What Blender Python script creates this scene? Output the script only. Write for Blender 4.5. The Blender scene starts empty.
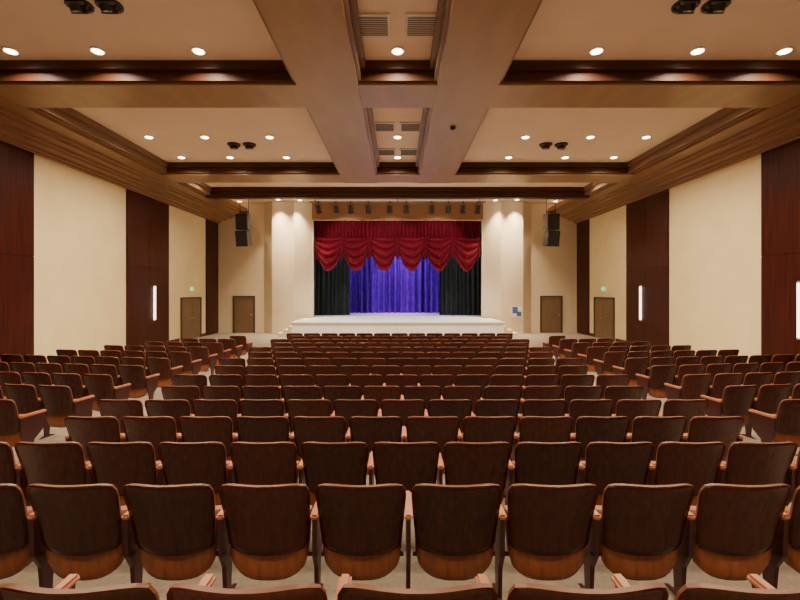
import bpy, bmesh, math, random
from mathutils import Vector, Matrix
random.seed(4)
S=bpy.context.scene
COL=S.collection
CAMZ=2.25; D=24.8; W=9.9
HC=6.85; HB=6.45; WT=6.01

# ---------------- materials ----------------
def newmat(name):
    m=bpy.data.materials.new(name); m.use_nodes=True
    return m, m.node_tree.nodes, m.node_tree.links, m.node_tree.nodes['Principled BSDF']
def mat(name,col,rough=0.5,var=0.08,scale=8,bump=0.0,metal=0,spec=0.5,sheen=0,objrand=0.0,stretch=(1,1,1)):
    m,n,l,b=newmat(name)
    b.inputs['Roughness'].default_value=rough
    b.inputs['Metallic'].default_value=metal
    b.inputs['Specular IOR Level'].default_value=spec
    if sheen: b.inputs['Sheen Weight'].default_value=sheen
    tc=n.new('ShaderNodeTexCoord'); mp=n.new('ShaderNodeMapping'); mp.inputs['Scale'].default_value=stretch
    l.new(tc.outputs['Object'],mp.inputs['Vector'])
    nz=n.new('ShaderNodeTexNoise'); nz.inputs['Scale'].default_value=scale; nz.inputs['Detail'].default_value=5
    l.new(mp.outputs['Vector'],nz.inputs['Vector'])
    cr=n.new('ShaderNodeValToRGB')
    cr.color_ramp.elements[0].position=0.3; cr.color_ramp.elements[1].position=0.7
    cr.color_ramp.elements[0].color=tuple(c*(1-var) for c in col)+(1,)
    cr.color_ramp.elements[1].color=tuple(min(1,c*(1+var)) for c in col)+(1,)
    l.new(nz.outputs['Fac'],cr.inputs['Fac'])
    out=cr.outputs['Color']
    if objrand:
        oi=n.new('ShaderNodeObjectInfo'); hs=n.new('ShaderNodeHueSaturation')
        mr=n.new('ShaderNodeMapRange'); mr.inputs['To Min'].default_value=1-objrand; mr.inputs['To Max'].default_value=1+objrand
        l.new(oi.outputs['Random'],mr.inputs['Value']); l.new(mr.outputs['Result'],hs.inputs['Value'])
        l.new(out,hs.inputs['Color']); out=hs.outputs['Color']
    l.new(out,b.inputs['Base Color'])
    if bump:
        bp=n.new('ShaderNodeBump'); bp.inputs['Strength'].default_value=bump; bp.inputs['Distance'].default_value=0.01
        l.new(nz.outputs['Fac'],bp.inputs['Height']); l.new(bp.outputs['Normal'],b.inputs['Normal'])
    return m
def emis(name,col,st):
    m,n,l,b=newmat(name)
    b.inputs['Base Color'].default_value=col+(1,)
    b.inputs['Emission Color'].default_value=col+(1,); b.inputs['Emission Strength'].default_value=st
    return m
M_cream=mat('cream_wall',(0.82,0.70,0.41),0.55,0.05,1.2)
M_frontw=mat('front_wall_plaster',(0.74,0.62,0.44),0.6,0.03,1.5)
M_ceil=mat('ceiling_plaster',(0.75,0.61,0.48),0.7,0.03,2)
M_beam=mat('beam_wood',(0.32,0.19,0.095),0.36,0.10,3,spec=0.4,stretch=(1,0.3,3))
M_trim=mat('dark_trim_wood',(0.070,0.024,0.011),0.5,0.2,4,spec=0.25,stretch=(0.4,0.4,5))
M_tan=mat('tan_trim_wood',(0.19,0.10,0.048),0.45,0.12,4,stretch=(3,0.3,3))
M_crown=mat('crown_wood',(0.27,0.14,0.064),0.36,0.12,4,stretch=(3,0.2,3))
M_dark=mat('dark_wood_panel',(0.042,0.0052,0.0022),0.38,0.5,3,spec=0.18,stretch=(6,6,0.3))
M_floor=mat('carpet',(0.28,0.235,0.19),0.85,0.15,30,0.2)
M_chair=mat('chair_back_wood',(0.052,0.0088,0.0045),0.27,0.35,6,spec=0.45,objrand=0.28,stretch=(6,6,0.7))
M_seat=mat('chair_seat_wood',(0.27,0.085,0.036),0.4,0.25,8,objrand=0.2,stretch=(5,5,1))
M_edge_lit=mat('chair_edge_lit',(0.17,0.055,0.028),0.35,0.15,8)  # paler than the back: light catching the rim, put into the colour
M_arm=mat('armrest_wood',(0.46,0.18,0.10),0.35,0.15,8)
M_metal=mat('maroon_metal',(0.045,0.008,0.010),0.4,0.1,6)
M_uph=mat('upholstery',(0.14,0.02,0.015),0.9,0.2,60)
M_door=mat('door_wood',(0.19,0.12,0.068),0.45,0.12,3,stretch=(6,6,0.5))
M_frame=mat('door_frame',(0.06,0.038,0.024),0.45)
M_black=mat('black_metal',(0.012,0.012,0.014),0.5)
M_steel=mat('brushed_steel',(0.6,0.58,0.55),0.3,metal=1.0)
M_white=mat('white_paint',(0.88,0.85,0.78),0.5,0.02)
M_vent=mat('vent_paint',(0.62,0.58,0.52),0.5,0.02)
M_ventd=mat('vent_dark',(0.16,0.14,0.12),0.6,0.02)
M_stagef=mat('stage_floor',(0.84,0.81,0.77),0.35,0.04,4)
M_red=mat('red_velvet',(0.15,0.0005,0.016),0.75,0.4,12,sheen=0.05,spec=0.2)
M_blue=mat('blue_curtain',(0.10,0.004,0.36),0.8,0.3,4,spec=0.1)
M_blk=mat('black_curtain',(0.014,0.024,0.028),0.85,0.2,8)
M_lamp=emis('lamp_glow',(1.0,0.86,0.66),16)
M_sconce=emis('sconce_glow',(1.0,0.92,0.80),4)
M_exit=emis('exit_glow',(0.1,0.8,0.25),1.5)
M_blueb=mat('notice_blue',(0.06,0.12,0.4),0.5)

# ---------------- helpers ----------------
def mesh_obj(name,bm,mats,smooth=False,parent=None):
    me=bpy.data.meshes.new(name); bmesh.ops.recalc_face_normals(bm,faces=bm.faces); bm.to_mesh(me); bm.free()
    for m in mats: me.materials.append(m)
    if smooth:
        for p in me.polygons: p.use_smooth=True
    o=bpy.data.objects.new(name,me); COL.objects.link(o)
    if parent: o.parent=parent
    return o
def bbox(bm,x0,x1,y0,y1,z0,z1,mi=0,M=None):
    r=bmesh.ops.create_cube(bm,size=1)
    for v in r['verts']:
        v.co=Vector(((x0+x1)/2+v.co.x*(x1-x0),(y0+y1)/2+v.co.y*(y1-y0),(z0+z1)/2+v.co.z*(z1-z0)))
        if M: v.co=M@v.co
    for f in {f for v in r['verts'] for f in v.link_faces}: f.material_index=mi
    return r['verts']
def bcyl(bm,r,h,M,mi=0,seg=20,r2=None):
    res=bmesh.ops.create_cone(bm,cap_ends=True,segments=seg,radius1=r,radius2=r if r2 is None else r2,depth=h,matrix=M)
    for f in {f for v in res['verts'] for f in v.link_faces}: f.material_index=mi
def box(name,x0,x1,y0,y1,z0,z1,m,bev=0):
    bm=bmesh.new(); bbox(bm,x0,x1,y0,y1,z0,z1)
    if bev: bmesh.ops.bevel(bm,geom=bm.edges[:],offset=bev,segments=2,affect='EDGES')
    return mesh_obj(name,bm,[m])
def prism(name,pts,z0,z1,m):
    bm=bmesh.new(); vs=[bm.verts.new((x,y,z0)) for x,y in pts]; f=bm.faces.new(vs)
    r=bmesh.ops.extrude_face_region(bm,geom=[f])
    for v in [g for g in r['geom'] if isinstance(g,bmesh.types.BMVert)]: v.co.z=z1
    return mesh_obj(name,bm,[m])
def extr_y(name,pts,y0,y1,m):
    bm=bmesh.new(); vs=[bm.verts.new((x,y0,z)) for x,z in pts]; f=bm.faces.new(vs)
    r=bmesh.ops.extrude_face_region(bm,geom=[f])
    for v in [g for g in r['geom'] if isinstance(g,bmesh.types.BMVert)]: v.co.y=y1
    return mesh_obj(name,bm,[m])
T=Matrix.Translation
def R(a,ax): return Matrix.Rotation(math.radians(a),4,ax)

# ---------------- floor ----------------
prof=[(-4.0,0.86),(1.5,0.39),(2.7,0.22),(3.7,0.155),(4.67,0.10),(5.65,0.045),(6.6,0.015),(8,0.0),(D+0.1,0.0)]
def fz(y):
    for (a,za),(b,zb) in zip(prof,prof[1:]):
        if y<=b: return za+(zb-za)*(y-a)/(b-a)
    return 0
bm=bmesh.new()
for (a,za),(b,zb) in zip(prof,prof[1:]):
    vs=[bm.verts.new(p) for p in ((-W,a,za),(W,a,za),(W,b,zb),(-W,b,zb))]; bm.faces.new(vs)
bmesh.ops.remove_doubles(bm,verts=bm.verts[:],dist=1e-4)
r=bmesh.ops.extrude_face_region(bm,geom=bm.faces[:])
for v in [g for g in r['geom'] if isinstance(g,bmesh.types.BMVert)]: v.co.z=-0.3
mesh_obj('floor',bm,[M_floor])

# ---------------- walls ----------------
for s,nm in ((-1,'left'),(1,'right')):
    a,b=sorted((s*W,s*(W+0.25)))
    box('wall_'+nm,a,b,-4.2,D+0.2,-0.3,7.6,M_cream)
    for (y0,y1,n) in ((-4.0,12.2,9),(16.4,19.4,2),(23.2,24.74,1)):
        bm=bmesh.new(); w=(y1-y0)/n
        for i in range(n):
            x0,x1=sorted((s*W,s*(W-0.05)))
            for (z0,z1) in ((0.1,3.2),(3.215,WT)):
                bbox(bm,x0,x1,y0+i*w+0.006,y0+(i+1)*w-0.006,z0 if y0>5 or z0>1 else 0.02,z1)
            x0,x1=sorted((s*W,s*(W-0.03)))
            bbox(bm,x0,x1,y0+i*w,y0+(i+1)*w,0.0,WT-0.01)
        mesh_obj('wood_wall_panel',bm,[M_dark])
    for (y0,y1) in ((12.2,16.4),(19.4,20.4),(22.65,23.2)):
        x0,x1=sorted((s*W,s*(W-0.02)))
        box('baseboard_'+nm,x0,x1,y0,y1,0,0.15,M_trim)
box('wall_back',-W-0.25,W+0.25,-4.25,-4.0,-0.3,7.6,M_cream)
OX=4.65; OT=6.22; SZ=0.85
box('wall_front_left',-W,-OX,D,D+0.25,-0.3,7.6,M_frontw); box('wall_front_right',OX,W,D,D+0.25,-0.3,7.6,M_frontw)
box('wall_front_upper',-OX,OX,D,D+0.25,OT,7.6,M_frontw); box('wall_front_lower',-OX,OX,D,D+0.25,-0.3,SZ-0.1,M_frontw)
M_head=mat('header_wood',(0.26,0.125,0.055),0.45,0.1,3,stretch=(0.3,3,4))
box('trim_header',-OX-0.05,OX+0.05,D-0.06,D,OT,7.15,M_head)
for s in (-1,1):
    pts=[(s*7.35,D-0.002),(s*6.75,24.2),(s*5.55,24.2),(s*4.72,D-0.002)]
    if s<0: pts=pts[::-1]
    prism('proscenium_pier',pts,0.0,7.14,M_frontw)

# ---------------- ceiling ----------------
box('ceiling',-W-0.2,W+0.2,-4.2,19.9,HC,HC+0.2,M_ceil)
box('ceiling_front',-W-0.2,W+0.2,20.3,D+0.2,7.15,7.35,M_frontw)
for (y0,y1) in ((-4.0,-2.6),(2.1,3.25),(9.13,10.27),(16.15,17.3)):
    box('trim_transverse_beam',-8.5,8.5,y0,y1,HB,HC,M_beam,0.01)
box('trim_header_beam',-8.5,8.5,19.9,20.3,HB-0.02,7.3,M_trim,0.01)
for s in (-1,1):
    a,b=sorted((s*0.8,s*2.05))
    box('trim_longitudinal_beam',a,b,-4.0,17.32,HB-0.02,HC,M_beam,0.01)
    pts=[(8.3,HC),(8.3,6.62),(8.42,6.62),(8.42,6.53),(8.5,6.53),(8.5,HB),(8.98,HB),(8.98,6.38),(9.1,6.38),(9.1,6.3),(9.35,6.3),(9.35,6.22),(9.45,6.22),(9.45,6.15),(9.68,6.15),(9.68,6.07),(9.78,6.07),(9.78,WT),(9.9,WT),(9.9,HC)]
    extr_y('trim_crown_cornice',[(s*x,z) for x,z in pts],-4.0,D,M_crown)
def coffer(x0,x1,y0,y1):
    bm=bmesh.new()
    for (t,z0) in ((0.08,HB+0.05),(0.2,HB+0.24)):
        bbox(bm,x0,x1,y1-t,y1,z0,HC); bbox(bm,x0,x1,y0,y0+t,z0,HC)
        bbox(bm,x0,x0+t*0.8,y0+t,y1-t,z0,HC,1); bbox(bm,x1-t*0.8,x1,y0+t,y1-t,z0,HC,1)
    mesh_obj('trim_coffer_moulding',bm,[M_trim,M_tan])
for (y0,y1) in ((-2.6,2.1),(3.25,9.13),(10.27,16.15)):
    coffer(-8.3,-2.05,y0,y1); coffer(-0.8,0.8,y0,y1); coffer(2.05,8.3,y0,y1)
coffer(-8.3,8.3,17.32,19.9)

# ---------------- lamps ----------------
def downlight_mesh():
    bm=bmesh.new()
    bcyl(bm,0.125,0.03,T((0,0,-0.015)),0,28)
    bcyl(bm,0.10,0.02,T((0,0,-0.03)),1,28)
    me=bpy.data.meshes.new('recessed_downlight'); bm.to_mesh(me); bm.free()
    me.materials.append(M_white); me.materials.append(M_lamp); return me
DL=downlight_mesh()
WARM=(1,0.77,0.51)
def area(name,loc,power,size,col=WARM,rot=(0,0,0),spread=150,parent=None):
    L=bpy.data.lights.new(name,'AREA'); L.shape='DISK'; L.size=size; L.energy=power; L.color=col; L.spread=math.radians(spread)
    o=bpy.data.objects.new(name,L); COL.objects.link(o); o.location=loc; o.rotation_euler=rot
    if parent: o.parent=parent
    return o
def downlight(x,y,z,p,spread=150):
    o=bpy.data.objects.new('recessed_downlight',DL); COL.objects.link(o); o.location=(x,y,z)
    area('downlight_lamp',(0,0,-0.05),p,0.18,parent=o,spread=spread)
for y in (-1.0,4.3,6.4,8.55,10.85,13.3,15.3):
    for x in (-7.35,-5.7,-3.78,0,3.78,5.7,7.35):
        downlight(x,y,HC,66 if y<7 else 84)
for x in (-7.8,-5.7,-2,2,5.7,7.8):
    downlight(x,18.6,HC,36)
# wall washers close to the front wall
for x in (-8.5,8.5): downlight(x,24.2,7.15,110,80)
for x in (-6.3,6.3): downlight(x,23.75,7.15,110,75)
for x in (-5.2,5.2): downlight(x,23.9,7.15,90,75)

# ---------------- vents / fixtures on ceiling ----------------
def vent(x,y,w,l):
    bm=bmesh.new(); bbox(bm,-w/2,w/2,-l/2,l/2,-0.03,0,0)
    n=9
    for i in range(n):
        yy=-l/2+0.06+(l-0.12)*(i+0.5)/n
        bbox(bm,-w/2+0.05,w/2-0.05,yy-0.010,yy+0.010,-0.04,-0.02,1)
    o=mesh_obj('ceiling_air_vent',bm,[M_vent,M_ventd]); o.location=(x,y,HC)
for (x,y) in ((-0.42,7.75),(0.42,7.75),(-0.36,12.5),(0.36,12.5),(-0.36,14.75),(0.36,14.75)): vent(x,y,0.6,0.68)
def spotpair(x,y):
    bm=bmesh.new()
    for sx in (-0.24,0.24):
        bcyl(bm,0.20,0.03,T((sx,0,-0.015)),0,24)
        bcyl(bm,0.12,0.14,T((sx,-0.02,-0.08))@R(28,'X'),0,20)
        bcyl(bm,0.09,0.02,T((sx,-0.055,-0.15))@R(28,'X'),1,20)
        for k in range(3): bbox(bm,sx-0.15,sx+0.15,-0.13+k*0.1,-0.10+k*0.1,-0.07,-0.02,2)
    o=mesh_obj('ceiling_spotlight',bm,[M_black,M_steel,M_ventd]); o.location=(x,y,HC)
for y in (7.2,14.0):
    for s in (-1,1): spotpair(s*4.85,y)
bm=bmesh.new(); bcyl(bm,0.07,0.05,T((0,0,-0.025)),0,16); bcyl(bm,0.045,0.03,T((0,0,-0.06)),0,16)
o=mesh_obj('smoke_detector',bm,[M_black]); o.location=(1.4,11.4,HB-0.02)

# ---------------- doors ----------------
def door_geo(name,w,h,double=False):
    bm=bmesh.new()
    bbox(bm,-w/2,-w/2+0.08,-0.06,0,0,h,1); bbox(bm,w/2-0.08,w/2,-0.06,0,0,h,1); bbox(bm,-w/2+0.08,w/2-0.08,-0.06,0,h-0.08,h,1)
    leaves=[(-w/2+0.09,-0.006),(0.006,w/2-0.09)] if double else [(-w/2+0.09,w/2-0.09)]
    for i,(a,b) in enumerate(leaves):
        bbox(bm,a,b,-0.035,0,0.01,h-0.09,0)
        for (z0,z1) in ((0.2,0.95),(1.1,h-0.25)):
            bbox(bm,a+0.12,b-0.12,-0.045,-0.035,z0,z1,0)
        hx=b-0.08 if i==0 else a+0.08
        bcyl(bm,0.012,0.12,T((hx-0.03,-0.09,1.0))@R(90,'Y'),2,8); bcyl(bm,0.02,0.06,T((hx,-0.06,1.0))@R(90,'X'),2,10)
    return mesh_obj(name,bm,[M_door,M_frame,M_steel])
n=1
for s in (-1,1):
    o=door_geo('door_%d'%n,1.22,2.04); o.location=(s*8.46,D-0.001,0); n+=1
    o=door_geo('door_%d'%n,2.1,2.0,True); o.location=(s*(W-0.001),21.55,0); o.rotation_euler=(0,0,math.radians(90 if s<0 else -90)); n+=1
    bm=bmesh.new(); bbox(bm,-0.2,0.2,-0.05,0,-0.11,0.11,0); bbox(bm,-0.17,0.17,-0.055,-0.05,-0.08,0.08,1)
    o=mesh_obj('exit_sign',bm,[M_white,M_exit]); o.location=(s*W,21.55,2.4); o.rotation_euler=(0,0,math.radians(90 if s<0 else -90))
for s in (-1,1):
    for y in (11.0,18.2):
        bm=bmesh.new(); bbox(bm,-0.07,0.07,-0.015,0,-0.72,0.72,0); bbox(bm,-0.05,0.05,-0.05,-0.015,-0.67,0.67,1)
        bbox(bm,-0.055,0.055,-0.055,-0.015,0.67,0.70,0); bbox(bm,-0.055,0.055,-0.055,-0.015,-0.70,-0.67,0)
        o=mesh_obj('wall_sconce',bm,[M_steel,M_sconce]); o.location=(s*(W-0.05),y,1.80); o.rotation_euler=(0,0,math.radians(90 if s<0 else -90))
bm=bmesh.new(); bbox(bm,-0.28,0.28,-0.04,0,-0.3,0.3,0); bbox(bm,-0.24,0.05,-0.045,-0.04,-0.1,0.26,1); bbox(bm,0.0,0.24,-0.045,-0.04,-0.26,0.0,1)
o=mesh_obj('notice_board',bm,[M_white,M_blueb]); o.location=(6.4,24.2,1.2)

# ---------------- stage ----------------
bm=bmesh.new()
bbox(bm,-4.95,4.95,21.0,D-0.6,0,SZ-0.06,0); bbox(bm,-4.6,4.6,D-0.6,D-0.01,0.0,SZ-0.06,0)
bbox(bm,-5.0,5.0,20.94,D-0.6,SZ-0.06,SZ,1); bbox(bm,-4.62,4.62,D-0.6,D+0.25,SZ-0.06,SZ,1)
bbox(bm,-4.97,4.97,20.97,21.0,SZ-0.12,SZ-0.06,2)
for i in range(-5,6): bbox(bm,i*0.93-0.006,i*0.93+0.006,20.985,21.0,0.05,SZ-0.12,2)
mesh_obj('stage_platform',bm,[M_white,M_stagef,M_vent])
box('stage_floor',-8,8,D+0.25,31.2,SZ-0.1,SZ-0.001,M_stagef)
M_sb=mat('stage_house_black',(0.03,0.03,0.035),0.8)
box('wall_stage_left',-8.2,-8,D+0.25,31.2,SZ-0.1,8,M_sb); box('wall_stage_right',8,8.2,D+0.25,31.2,SZ-0.1,8,M_sb)
box('wall_stage_back',-8.2,8.2,31.2,31.4,SZ-0.1,8,M_sb); box('ceiling_stage',-8.2,8.2,D+0.25,31.4,8,8.2,M_sb)
for s in (-1,1):
    bm=bmesh.new()
    for i in range(4):
        x0,x1=sorted((s*5.0,s*(5.0+0.27*(4-i))))
        bbox(bm,x0,x1,22.7,23.9,0.0+i*0.17,0.17*(i+1),0)
    mesh_obj('stage_steps',bm,[M_frontw])

def curtain(name,x0,x1,y,z0,z1,m,folds,amp):
    bm=bmesh.new(); nx=int(folds*10); nz=8; g=[]
    for j in range(nz+1):
        row=[]; t=j/nz
        for i in range(nx+1):
            u=i/nx; ph=u*folds*2*math.pi
            yy=y+amp*math.sin(ph+0.9*math.sin(u*17))*(1.15-0.3*t)*(0.75+0.35*math.sin(u*43))+0.03*math.sin(u*31+t*2)
            row.append(bm.verts.new((x0+(x1-x0)*u+0.02*math.sin(ph*0.5+3*t),yy,z0+(z1-z0)*t)))
        g.append(row)
    for j in range(nz):
        for i in range(nx): bm.faces.new((g[j][i],g[j][i+1],g[j+1][i+1],g[j+1][i]))
    return mesh_obj(name,bm,[m],True)
curtain('blue_backdrop_curtain',-7,7,30.2,SZ+0.02,7.9,M_blue,36,0.28)
curtain('black_stage_curtain',-6.2,-2.85,27.0,SZ+0.02,7.5,M_blk,13,0.14)
curtain('black_stage_curtain',2.5,6.2,27.0,SZ+0.02,7.5,M_blk,14,0.14)
bm=bmesh.new()
nx=300; nz=14; g=[]
for j in range(nz+1):
    t=j/nz; row=[]
    for i in range(nx+1):
        u=i/nx; x=-4.62+9.24*u
        z=6.3-(6.3-4.75)*t
        y=D+0.45+0.10*math.sin(u*46*2*math.pi+0.8*math.sin(u*29))*(0.6+0.6*t)
        row.append(bm.verts.new((x,y,z)))
    g.append(row)
for j in range(nz):
    for i in range(nx): bm.faces.new((g[j][i],g[j][i+1],g[j+1][i+1],g[j+1][i]))
NS=6; wS=9.24/NS
for k in range(NS):
    cx=-4.62+wS*(k+0.5); g=[]; a=36; b=44
    for j in range(b+1):
        t=j/b; row=[]
        for i in range(a+1):
            s=-1+2*i/a
            q=max(0,1-s*s)
            z=5.25-t*0.6-t*1.25*q**0.9
            y=D+0.30-0.34*q**0.7*math.sin(math.pi*min(1,t*0.9+0.05))-0.10*math.sin(t*4.5*2*math.pi+2.2*s*s+1.8*s*math.sin(k*2.1))*(0.35+0.65*q)
            row.append(bm.verts.new((cx+s*wS*0.54*(1-0.10*t),y,z+0.03*math.sin(7*s+k)*t)))
        g.append(row)
    for j in range(b):
        for i in range(a): bm.faces.new((g[j][i],g[j][i+1],g[j+1][i+1],g[j+1][i]))
for k in range(NS+1):
    cx=-4.62+wS*k; cx=max(-4.45,min(4.45,cx)); g=[]
    for j in range(9):
        t=j/8; row=[]
        for i in range(25):
            s=-1+i/12
            z=5.3-t*(1.3-0.35*abs(s)); y=D+0.12+0.05*math.sin(s*3.5*math.pi)*(0.3+t)
            row.append(bm.verts.new((cx+s*(0.08+0.11*t),y,z)))
        g.append(row)
    for j in range(8):
        for i in range(24): bm.faces.new((g[j][i],g[j][i+1],g[j+1][i+1],g[j+1][i]))
mesh_obj('red_valance_curtain',bm,[M_red],True)

# lighting bar
bm=bmesh.new()
bcyl(bm,0.03,9.0,T((0,23.0,6.85))@R(90,'Y'),0,10)
for x in (-4.2,0,4.2): bcyl(bm,0.02,0.29,T((x,23.0,7.0)),0,8)
XS=(-4.05,-3.15,-2.4,-1.5,-0.4,0.45,1.75,2.6,3.35,4.1)
for x in XS:
    M=T((x,23.0,6.50))@R(38,'X')
    bcyl(bm,0.13,0.36,M,0,16,r2=0.10); bcyl(bm,0.16,0.05,M@T((0,0,-0.18)),0,16); bcyl(bm,0.10,0.01,M@T((0,0,-0.206)),1,16)
    bbox(bm,x-0.16,x-0.14,22.98,23.02,6.46,6.76,0); bbox(bm,x+0.14,x+0.16,22.98,23.02,6.46,6.76,0); bbox(bm,x-0.16,x+0.16,22.98,23.02,6.76,6.78,0)
    bbox(bm,x-0.025,x+0.025,22.97,23.03,6.78,6.9,0)
mesh_obj('stage_lighting_bar',bm,[M_black,M_vent])
def spot(name,loc,tgt,p,ang,col,rad=0.1,blend=0.6):
    L=bpy.data.lights.new(name,'SPOT'); L.energy=p; L.spot_size=math.radians(ang); L.spot_blend=blend; L.color=col; L.shadow_soft_size=rad
    o=bpy.data.objects.new(name,L); COL.objects.link(o); o.location=loc
    o.rotation_euler=(Vector(tgt)-Vector(loc)).to_track_quat('-Z','Y').to_euler(); return o
for x in (-3.15,-0.4,2.6): spot('stage_spot_lamp',(x,22.7,6.2),(x*0.8,25.5,4.6),210,80,(1,0.80,0.68))
for x in (-3,0,3): spot('stage_wash_lamp',(x,22.3,6.3),(x,22.8,0.85),900,80,(1,0.93,0.86))
for x in (-3.6,0,3.6): spot('stage_lip_fill',(x,18.6,6.6),(x,21.0,0.6),1000,50,(1,0.93,0.84),blend=0.9)  # added fill spots that brighten the stage front, no fixture modelled
for x in (-4,0,4): spot('stage_floor_lamp',(x*0.8,26.0,7.6),(x*0.6,26.8,0.85),500,75,(0.95,0.9,1.0))
for x in (-3,3): spot('backdrop_wash_lamp',(x,27.9,7.6),(x*0.5,30.2,3.2),1000,80,(0.62,0.35,1.0))
spot('backdrop_center_lamp',(0,27.6,7.6),(0.3,30.2,3.4),1900,50,(0.9,0.35,1.0))
for s in (-1,1):
    spot('wall_wash_lamp',(s*6.9,21.2,6.9),(s*5.2,24.6,4.0),560,55,(1,0.82,0.6),blend=1)

# speakers
for s in (-1,1):
    bm=bmesh.new()
    for (z,a) in ((0.42,3),(-0.38,9)):
        M=T((0,0,z))@R(a,'X')
        bbox(bm,-0.30,0.30,-0.25,0.25,-0.38,0.38,0,M); bbox(bm,-0.27,0.27,-0.27,-0.25,-0.34,0.34,1,M)
    for x in (-0.22,0.22): bcyl(bm,0.015,3.2,T((x,0.05,1.6+0.6)),0,8)
    bcyl(bm,0.03,0.5,T((0,0.05,0.92))@R(90,'Y'),0,8)
    for v in bm.verts:
        if v.co.z>1.82: v.co.z=7.15-5.25
    o=mesh_obj('hanging_loudspeaker',bm,[M_black,M_sb]); o.location=(s*7.52,22.0,5.25)
    o.rotation_euler=(0,0,math.radians(s*8))

# ---------------- chairs ----------------
def shell(bm,P,nu,nv,th,mi_back,mi_front,mi_edge=None):
    if mi_edge is None: mi_edge=mi_back
    A=[];B=[]
    for j in range(nv+1):
        ra=[];rb=[]
        for i in range(nu+1):
            u=-1+2*i/nu; v=j/nv; p=P(u,v)
            ra.append(bm.verts.new(p)); e=th*(1-0.25*(abs(u)**8))
            rb.append(bm.verts.new((p[0]*0.985,p[1]+e,p[2])))
        A.append(ra);B.append(rb)
    for j in range(nv):
        for i in range(nu):
            f=bm.faces.new((A[j][i],A[j][i+1],A[j+1][i+1],A[j+1][i])); f.material_index=mi_back; f.smooth=True
            f=bm.faces.new((B[j][i],B[j+1][i],B[j+1][i+1],B[j][i+1])); f.material_index=mi_front; f.smooth=True
    def st(a0,a1,b0,b1):
        f=bm.faces.new((a0,a1,b1,b0)); f.material_index=mi_edge
    for i in range(nu):
        st(A[0][i],A[0][i+1],B[0][i],B[0][i+1]); st(A[nv][i],A[nv][i+1],B[nv][i],B[nv][i+1])
    for j in range(nv):
        st(A[j][0],A[j+1][0],B[j][0],B[j+1][0]); st(A[j][nu],A[j+1][nu],B[j][nu],B[j+1][nu])
def backP(u,v):
    hw=0.252+0.032*min(1,v*1.2)
    if v>0.88: hw-=0.022*((v-0.88)/0.12)**2
    if v<0.08: hw-=0.02*(1-v/0.08)**2
    z=0.37+0.48*v
    if v>0.5: z-=0.018*abs(u)**6*(v-0.5)*2
    if v<0.5: z+=0.02*abs(u)**4*(1-2*v)
    return (hw*u, 0.06*u*u+0.05-0.105*v**1.6, z)
def seatP(u,v):
    hw=0.258*(1-0.14*(1-v)**4)
    z=0.19+0.40*v+ (0.06*abs(u)**4*(1-v)**2)
    return (hw*u, 0.03+0.05*u*u+0.13*v+0.06*(1-v)**4, z)
def stanchion(bm,x):
    pts=[(0.08,0.58),(0.42,0.58),(0.38,0.36),(0.26,0.26),(0.24,0.03),(0.36,0.0),(0.08,0.0),(0.17,0.03),(0.15,0.24),(0.09,0.34)]
    vs=[bm.verts.new((x-0.014,y,z)) for y,z in pts]; f=bm.faces.new(vs); f.material_index=3
    r=bmesh.ops.extrude_face_region(bm,geom=[f])
    nv=[g for g in r['geom'] if isinstance(g,bmesh.types.BMVert)]
    for v in nv: v.co.x=x+0.014
    for ff in {ff for v in nv for ff in v.link_faces}: ff.material_index=3
    vs=bbox(bm,x-0.028,x+0.028,0.07,0.44,0.58,0.615,2)
    es={e for v in vs for e in v.link_edges}
    rr=bmesh.ops.bevel(bm,geom=list(es),offset=0.012,segments=2,affect='EDGES')
    for f in rr['faces']: f.material_index=2
def chair_mesh(name,sides):
    bm=bmesh.new()
    shell(bm,backP,14,14,0.026,0,4,5)
    shell(bm,seatP,12,10,0.07,1,1)
    bbox(bm,-0.27,0.27,0.17,0.20,0.30,0.33,3)
    for s in sides: stanchion(bm,s*0.3)
    bmesh.ops.recalc_face_normals(bm,faces=bm.faces)
    me=bpy.data.meshes.new(name); bm.to_mesh(me); bm.free()
    for m in (M_chair,M_seat,M_arm,M_metal,M_uph,M_edge_lit): me.materials.append(m)
    return me
C1=chair_mesh('auditorium_chair',(-1,)); C2=chair_mesh('auditorium_chair_end',(-1,1))
def chair(x,y,rot,end):
    o=bpy.data.objects.new('auditorium_chair',C2 if end else C1); COL.objects.link(o)
    o.location=(x,y+0.06,fz(y)); o.rotation_euler=(0,0,rot)
rows=[1.50]+[2.72+0.97*i for i in range(14)]
for i,d in enumerate(rows):
    n=13 if i%2==0 else 12
    for k in range(n):
        chair((k-(n-1)/2)*0.6+0.07,d,0,k==n-1)
th=math.radians(8)
for s in (-1,1):
    for i,d in enumerate(rows):
        if i<2: continue
        seats=[]
        for k in range(8):
            o=0.3+0.6*k
            X=4.85+o*math.cos(th); Y=d+o*math.sin(th)
            if X<9.55 and Y<15.4-(X-4.9)*1.15: seats.append((X,Y))
        for j,(X,Y) in enumerate(seats):
            last=(j==len(seats)-1) if s>0 else (j==0)
            chair(s*X,Y,s*th,last)

# ---------------- camera ----------------
cam=bpy.data.cameras.new('camera'); co=bpy.data.objects.new('camera',cam); COL.objects.link(co)
co.location=(0,0,CAMZ); co.rotation_euler=(math.radians(90),0,0)
cam.sensor_width=36; cam.lens=20.25; cam.shift_x=0.003; cam.shift_y=-0.01; cam.clip_start=0.05
S.camera=co
w=bpy.data.worlds.new('world'); S.world=w; w.use_nodes=True
w.node_tree.nodes['Background'].inputs[0].default_value=(0.02,0.02,0.02,1)
